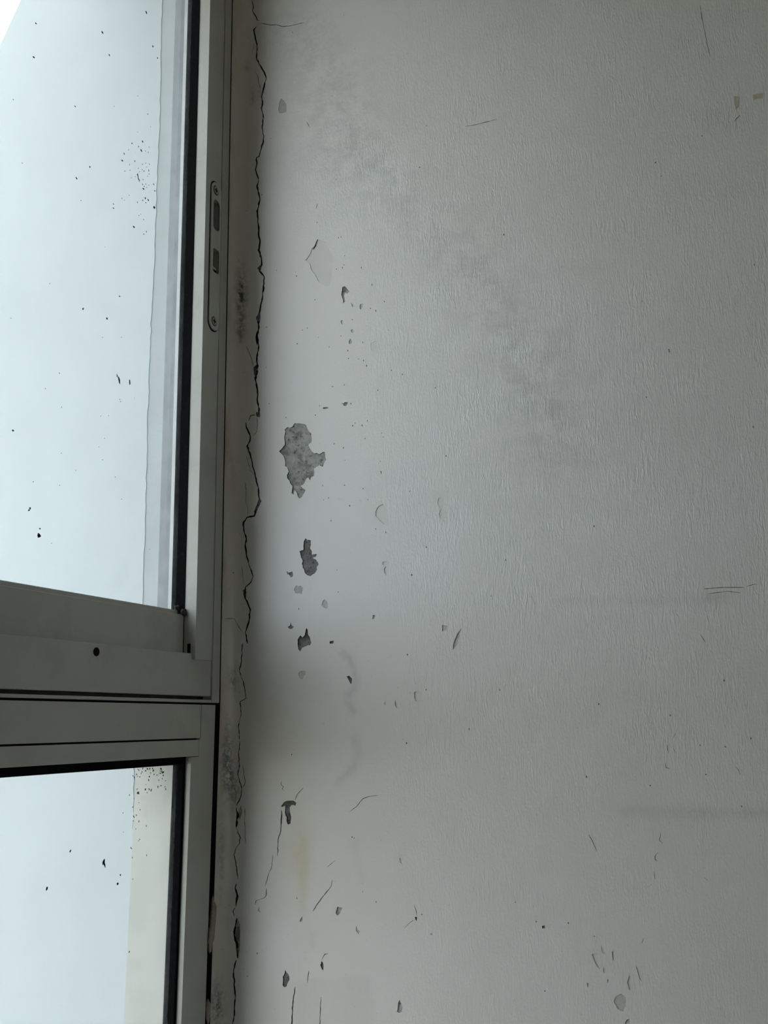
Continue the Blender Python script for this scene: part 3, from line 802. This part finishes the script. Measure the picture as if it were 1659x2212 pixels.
# latch plate let into the stile
XF = 0.003
def yz(px, py):
    return hit_x(px, py, XF)
def rounded(y0, y1, z0, z1, r, n=6):
    out = []
    for cy, cz, a0 in ((y1 - r, z1 - r, 0), (y0 + r, z1 - r, 90), (y0 + r, z0 + r, 180), (y1 - r, z0 + r, 270)):
        for i in range(n + 1):
            a = math.radians(a0 + 90 * i / n)
            out.append((cy + r * math.cos(a), cz + r * math.sin(a)))
    return out
ya, _ = yz(449.5, 680)
yb, _ = yz(473.0, 690)
yb = min(yb, Y_gapL - 0.0015)
za = yz(451, 708)[1]; zb = yz(455, 386)[1]
def plate_with_holes(name, outer, holes, x0, x1, material, parent):
    pp = []
    def loop(l):
        b = len(pp); pp.extend(l); return list(range(b, b + len(l)))
    lo = loop(outer); lh = [loop(h) for h in holes]
    r_ = delaunay_2d_cdt([Vector(p) for p in pp], [], [lo] + lh, 0, 1e-7)
    v2, f2, og = r_[0], r_[2], r_[5]
    n = len(v2)
    fs_ = [tuple(f) for f, o in zip(f2, og) if list(o) == [0]]
    V_ = [(x1 + lean(v[1]), v[0], v[1]) for v in v2] + [(x0 + lean(v[1]), v[0], v[1]) for v in v2]
    ed = {}
    for f in fs_:
        for k_ in range(3):
            ed[(f[k_], f[(k_ + 1) % 3])] = 1
    side = [(b, a, a + n, b + n) for (a, b) in ed if (b, a) not in ed]
    return link(name, V_, fs_ + side, material, parent)
h1 = rounded(yz(458.5, 470)[0], yz(472.0, 470)[0], yz(460, 495)[1], yz(463, 431)[1], 0.006)
h2 = rounded(yz(457.5, 565)[0], yz(471.0, 565)[0], yz(458, 586)[1], yz(459, 535)[1], 0.0035)
X_in = XF - 0.011
rect = [(Y_stile, NOTCH_Z), (Y_gapL, NOTCH_Z), (Y_gapL, zs_top), (Y_stile, zs_top)]
stile = plate_with_holes('sash_stile', rect, [h1, h2], X_in, XF, M_frame, w1)
box('sash_stile_core', X_side, X_in, Y_gapL, Y_stile, NOTCH_Z, zs_top, M_frame, w1)
rim = rounded(ya - 0.0010, yb + 0.0008, za - 0.0014, zb + 0.0016, 0.0115)
plate = plate_with_holes('latch_plate', rounded(ya, yb, za, zb, 0.0105), [h1, h2], XF, XF + 0.0016, M_frame, w1)
plate_with_holes('plate_gap', rim, [h1, h2], XF, XF + 0.0004, M_dark, plate)
M_pocket = simple('latch_pocket_shade', (0.10, 0.092, 0.075), 0.7, 0.3, 60.0, spec=0.2)  # dark liner colour, painting in the shade deep inside the pockets
for hole in (h1, h2):
    prism_x('latch_pocket', hole, X_in, X_in + 0.0006, M_pocket, plate)
# latch tongue across the lower opening, dark slot under it
zt1 = yz(458, 572)[1]; zt0 = yz(458, 576.5)[1]
box('latch_tongue', XF - 0.006, XF - 0.001, yz(457.5, 565)[0], yz(468.0, 565)[0], zt0, zt1, M_frame, plate)
box('latch_slot', X_in, XF - 0.002, yz(457.5, 565)[0], yz(471.0, 565)[0], yz(458, 586)[1], zt0, M_dark, plate)
def disc_x(name, y, z, r, x0, x1, material, parent, n=16):
    return prism_x(name, [(y + r * math.cos(2 * math.pi * i / n), z + r * math.sin(2 * math.pi * i / n)) for i in range(n)], x0, x1, material, parent)
for (px, py) in ((466.5, 411.5), (462.5, 694.0)):
    y, z = hit_x(px, py, XF + 0.0016)
    disc_x('screw_recess', y, z, 0.0058, XF + 0.0012, XF + 0.0018, M_dark, plate)
    scr = disc_x('screw', y, z, 0.0049, XF + 0.0014, XF + 0.0022, M_steel, plate)
    for w_, h_ in ((0.0030, 0.0008), (0.0008, 0.0030)):
        box('screw_cross', XF + 0.0020, XF + 0.00235, y - w_, y + w_, z - h_, z + h_, M_dark, plate)

# ------------------------------------------------------------------ lower window
w2 = empty('window_2', kind='structure', label='lower fixed window pane with grey aluminium frame and black gasket')
yr2 = 1900
Yl_edge, _ = hit_x(453.0, yr2, 0.0)
Yl_seam, _ = hit_x(424.0, yr2, 0.0)
Yl_in, _ = hit_x(403.0, yr2, 0.0)
Xl_side, _ = hit_y(391.5, yr2, Yl_in)
Zl_seam = (hit_x(0, 1610, 0)[1] + hit_x(430, 1596.7, 0)[1]) / 2
Zl_bead = (hit_x(0, 1657, 0)[1] + hit_x(398, 1636.5, 0)[1]) / 2
G = 0.0009
XO2 = -0.07
ZJ = Z_joint - 0.0014
Y_rs, _ = hit_x(433.5, 1560, 0.0)
Y_bs, _ = hit_x(429.5, 1615, 0.0)
# seams are real gaps between members, closed by a dark web behind
box('joint_web', XO2, -0.004, WIN_Y0, Yl_edge - 0.001, Zl_bead + 0.001, Z_joint + 0.0009, M_dark, w2)
box('frame_rail', -0.02, 0.0, WIN_Y0, Y_rs, Zl_seam + G, ZJ, M_frame, w2, 0.0003)
box('glazing_bead', -0.02, 0.0002, WIN_Y0, Y_bs, Zl_bead, Zl_seam - G, M_frame, w2, 0.0003)
pj = [(Yl_edge, Z_sill), (Yl_edge, ZJ), (Y_rs + G, ZJ), (Y_rs + G, Zl_seam + G * 0.5), (Y_bs + G, Zl_seam + G * 0.5), (Y_bs + G, Zl_bead - G), (Yl_in, Zl_bead - G), (Yl_in, Z_sill)]
prism_x('jamb', pj[::-1], Xl_side, 0.0, M_frame, w2)
box('jamb_core', XO2, Xl_side, Yl_in + 0.001, Yl_edge, Z_sill, Zl_bead, M_frame, w2)
box('jamb', XO2, 0.0, WIN_Y0, WIN_Y0 + 0.05, Z_sill, Zl_bead, M_frame, w2)
box('sill_rail', XO2, 0.0, WIN_Y0 + 0.05, Yl_in, Z_sill, Z_sill + 0.07, M_frame, w2)
Xl_gl = Xl_side - 0.010
zg_top = (hit_x(0, 1679.5, Xl_gl + 0.004)[1] + hit_x(376, 1652, Xl_gl + 0.004)[1]) / 2
Yl_gk2, _ = hit_x(373.5, yr2, Xl_gl + 0.002)
box('gasket', Xl_gl - 0.004, Xl_side, WIN_Y0, Yl_in + 0.002, zg_top, Zl_bead + 0.002, M_gasket, w2, 0.001)
box('gasket', Xl_gl - 0.004, Xl_side, Yl_gk2, Yl_in + 0.002, Z_sill, zg_top + 0.001, M_gasket, w2, 0.001)
pane2 = box('glass_pane', Xl_gl - 0.002, Xl_gl + 0.002, WIN_Y0, Yl_gk2 + 0.002, Z_sill, zg_top + 0.004, M_glass, w2)
xo = Xl_gl - 0.005
Yl_b, _ = hit_x(372.5, yr2, xo)
Xl_b1, _ = hit_y(353.0, yr2, Yl_b)
M_lowext = simple('grimy_outer_bead', (0.20, 0.215, 0.23), 0.6, 0.35, 50.0, dirt=(0.36, 0.38, 0.37), dirt_lo=0.5, dirt_hi=0.7, dirt_scale=60.0, bump_s=0.3)
box('outer_jamb', Xl_b1, xo, Yl_b, Yl_edge + 0.03, Z_sill, ZJ, M_lowext, w2)
box('outer_rail', XO2, xo, WIN_Y0, Yl_edge, zg_top + 0.002, ZJ, M_frame_ext, w2)

# dark joint between the units and the plaster, with a sliver of render filling it below
box('trim_1', -0.05, -0.003, Y_edge, 0.22, Z_joint, Z_TOP, M_dark, kind='structure')
box('trim_2', -0.05, -0.004, Yl_edge, 0.22, Z_sill, Z_joint, M_dark, kind='structure')
for (px, py, r) in ((457.5, 1985, (0.003, 0.006, 0.022)), (452.0, 2030, (0.002, 0.004, 0.012)), (447.5, 2185, (0.002, 0.004, 0.012))):
    y, z = hit_x(px, py, 0.0)
    lump('plaster_crumb', (0.001 + lean(z), y, z), r, M_plaster, wall)

# ------------------------------------------------------------------ outside
# rendered reveal running outwards from the frame, its grey edge band and its sloping top
Y_fin = Y_b + 0.004
X_f0, _ = hit_y(355, yref, Y_fin)
def fin_xz(px, py, Y):
    d = ray(px, py); t = (Y - CAM[1]) / d[1]
    return CAM[0] + t * d[0], CAM[2] + t * d[2]
edge_px = [(350, -60), (350, 0), (347, 130), (345, 260), (339, 400), (333, 560), (326, 700), (319, 900), (313, 1150), (307, 1310), (298, 1480), (289, 1660), (287, 1800), (284, 1960), (279, 2080), (272, 2212), (268, 2300)]
edge = []
for (ax, ay), (bx, by) in zip(edge_px[:-1], edge_px[1:]):
    n = max(1, int((by - ay) / 14))
    for i in range(n):
        f = i / n
        edge.append(fin_xz(ax + (bx - ax) * f + random.uniform(-1.2, 1.2), ay + (by - ay) * f, Y_fin - 0.0007))
a0 = fin_xz(0, 97, Y_fin - 0.0007); a1 = fin_xz(45, 0, Y_fin - 0.0007)
sl = (a1[1] - a0[1]) / (a1[0] - a0[0])
z_low = -0.6
top_l = (-0.60, a0[1] + sl * (-0.60 - a0[0]))
x_t = a1[0] + (2.75 - a1[1]) / sl
e0, e1 = edge[0], edge[-1]
outline = [(min(x_t, e0[0] - 0.01), 2.75), top_l, (-0.60, z_low), (e1[0], z_low)] + edge[::-1] + [(e0[0], 2.75)]
def prism_y(name, outline, y0, y1, material, parent=None, **props):
    n = len(outline)
    V_ = [(x, y0, z) for x, z in outline] + [(x, y1, z) for x, z in outline]
    r_ = delaunay_2d_cdt([Vector(p) for p in outline], [], [list(range(n))], 1, 1e-7)
    # delaunay keeps the input points in order when nothing crosses
    fs_ = []
    for f in r_[2]:
        g = [r_[3][i][0] for i in f]
        fs_ += [tuple(g), tuple(x + n for x in reversed(g))]
    fs_ += [(i, (i + 1) % n, (i + 1) % n + n, i + n) for i in range(n)]
    return link(name, V_, fs_, material, parent, **props)
prism_y('wall_exterior', outline, Y_fin - 0.0007, 0.22, M_ext, kind='structure', label='bright white rendered outer reveal seen through the glass')
X_j = max(X_b3, Xl_b1)
box('trim_3', min(e1[0], e0[0]) - 0.03, X_j - 0.0005, Y_fin, 0.10, z_low, 2.70, M_ext2, leaning=False, kind='structure', label='grey weathered edge band of the outer reveal')
link('ground', [(-40, -40, -3.2), (40, -40, -3.2), (40, 40, -3.2), (-40, 40, -3.2)], [(0, 1, 2, 3)], M_ground, kind='structure')

# ------------------------------------------------------------------ marks on the glass
def glass_specks(pane, X, pts_, name='dirt_specks'):
    V_, F_ = [], []
    for (px, py, rw, rh) in pts_:
        y, z = hit_x(px, py, X + 0.002)
        b = len(V_)
        tilt = random.uniform(-0.4, 0.4)
        for i in range(6):
            a = 2 * math.pi * i / 6
            q = random.uniform(0.7, 1.3)
            V_.append((X + 0.0021 + lean(z), y + rw * q * math.cos(a) + tilt * rh * math.sin(a), z + rh * q * math.sin(a)))
        V_.append((X + 0.0026 + lean(z), y, z))
        F_ += [(b + i, b + (i + 1) % 6, b + 6) for i in range(6)]
    link(name, V_, F_, M_speck, pane, kind='stuff')
def mm(l, w=0.0016, h=0.0011):
    return [(x, y, w * random.uniform(0.6, 1.2), h * random.uniform(0.6, 1.4)) for x, y in l]
up = mm([(297, 378), (300, 388), (310, 408), (314, 428), (320, 432), (332, 398), (334, 412), (333, 447), (305, 325), (308, 306), (268, 332), (264, 347), (316, 27), (221, 70), (236, 119), (73, 124), (77, 50), (289, 490), (179, 667), (258, 640), (62, 1102), (65, 1098), (86, 1142), (28, 930), (231, 688), (245, 450), (330, 100), (162, 230), (285, 310), (340, 125), (194, 361), (165, 385)])
up += [(257, 820, 0.0016, 0.0045), (280, 826, 0.0012, 0.0028), (84, 1157, 0.0026, 0.0022), (298, 381, 0.0010, 0.0042), (333, 448, 0.0022, 0.0018), (253, 812, 0.0010, 0.0020)]
rs = random.Random(5)
up += [(325 - abs(rs.gauss(0, 22)), 380 + rs.gauss(0, 55), 0.0007, 0.0006 * rs.uniform(0.5, 1.8)) for _ in range(46)]
up += [(rs.uniform(20, 330), rs.uniform(20, 1240), 0.0006, 0.0005) for _ in range(30)]
glass_specks(pane1, X_gl, up)
lo_ = mm([(260, 1890), (254, 1909), (101, 1920), (152, 1838), (279, 2056)])
rs = random.Random(3)
lo_ += [(358 - 75 * rs.random() ** 1.6, 1660 + 55 * rs.random() ** 1.5, 0.0011 * rs.uniform(0.4, 1.2), 0.0009 * rs.uniform(0.5, 1.6)) for _ in range(46)]
lo_ += [(287 + rs.gauss(0, 12), 1780 + rs.gauss(0, 60), 0.0006, 0.0008 * rs.uniform(0.5, 1.6)) for _ in range(24)]
lo_ += [(224, 1862, 0.0018, 0.0030), (226, 1868, 0.0012, 0.0030)]
glass_specks(pane2, Xl_gl, lo_)

# ------------------------------------------------------------------ old tape on the wall
def tape(outline_px, label):
    pts2 = [wall_sz(*p) for p in outline_px]
    n = len(pts2)
    V_ = [wall_point(s, z, -0.0003) for s, z in pts2] + [wall_point(s, z, 0.0) for s, z in pts2]
    F_ = [tuple(range(n))] + [(i, i + n, (i + 1) % n + n, (i + 1) % n) for i in range(n)]
    link('tape_scrap', V_, F_, M_tape, label=label, category='tape', group='old tape scraps on the wall')
tape(C('p', [(1473, 524), (1500, 526), (1499, 575), (1482, 594), (1475, 560)]), 'small upright scrap of yellowed tape stuck to the wall')
tape(C('p', [(1575, 516), (1600, 511), (1629, 508), (1629, 533), (1600, 536), (1580, 541)]), 'wider flat scrap of yellowed tape at the wall, right of the upright scrap')
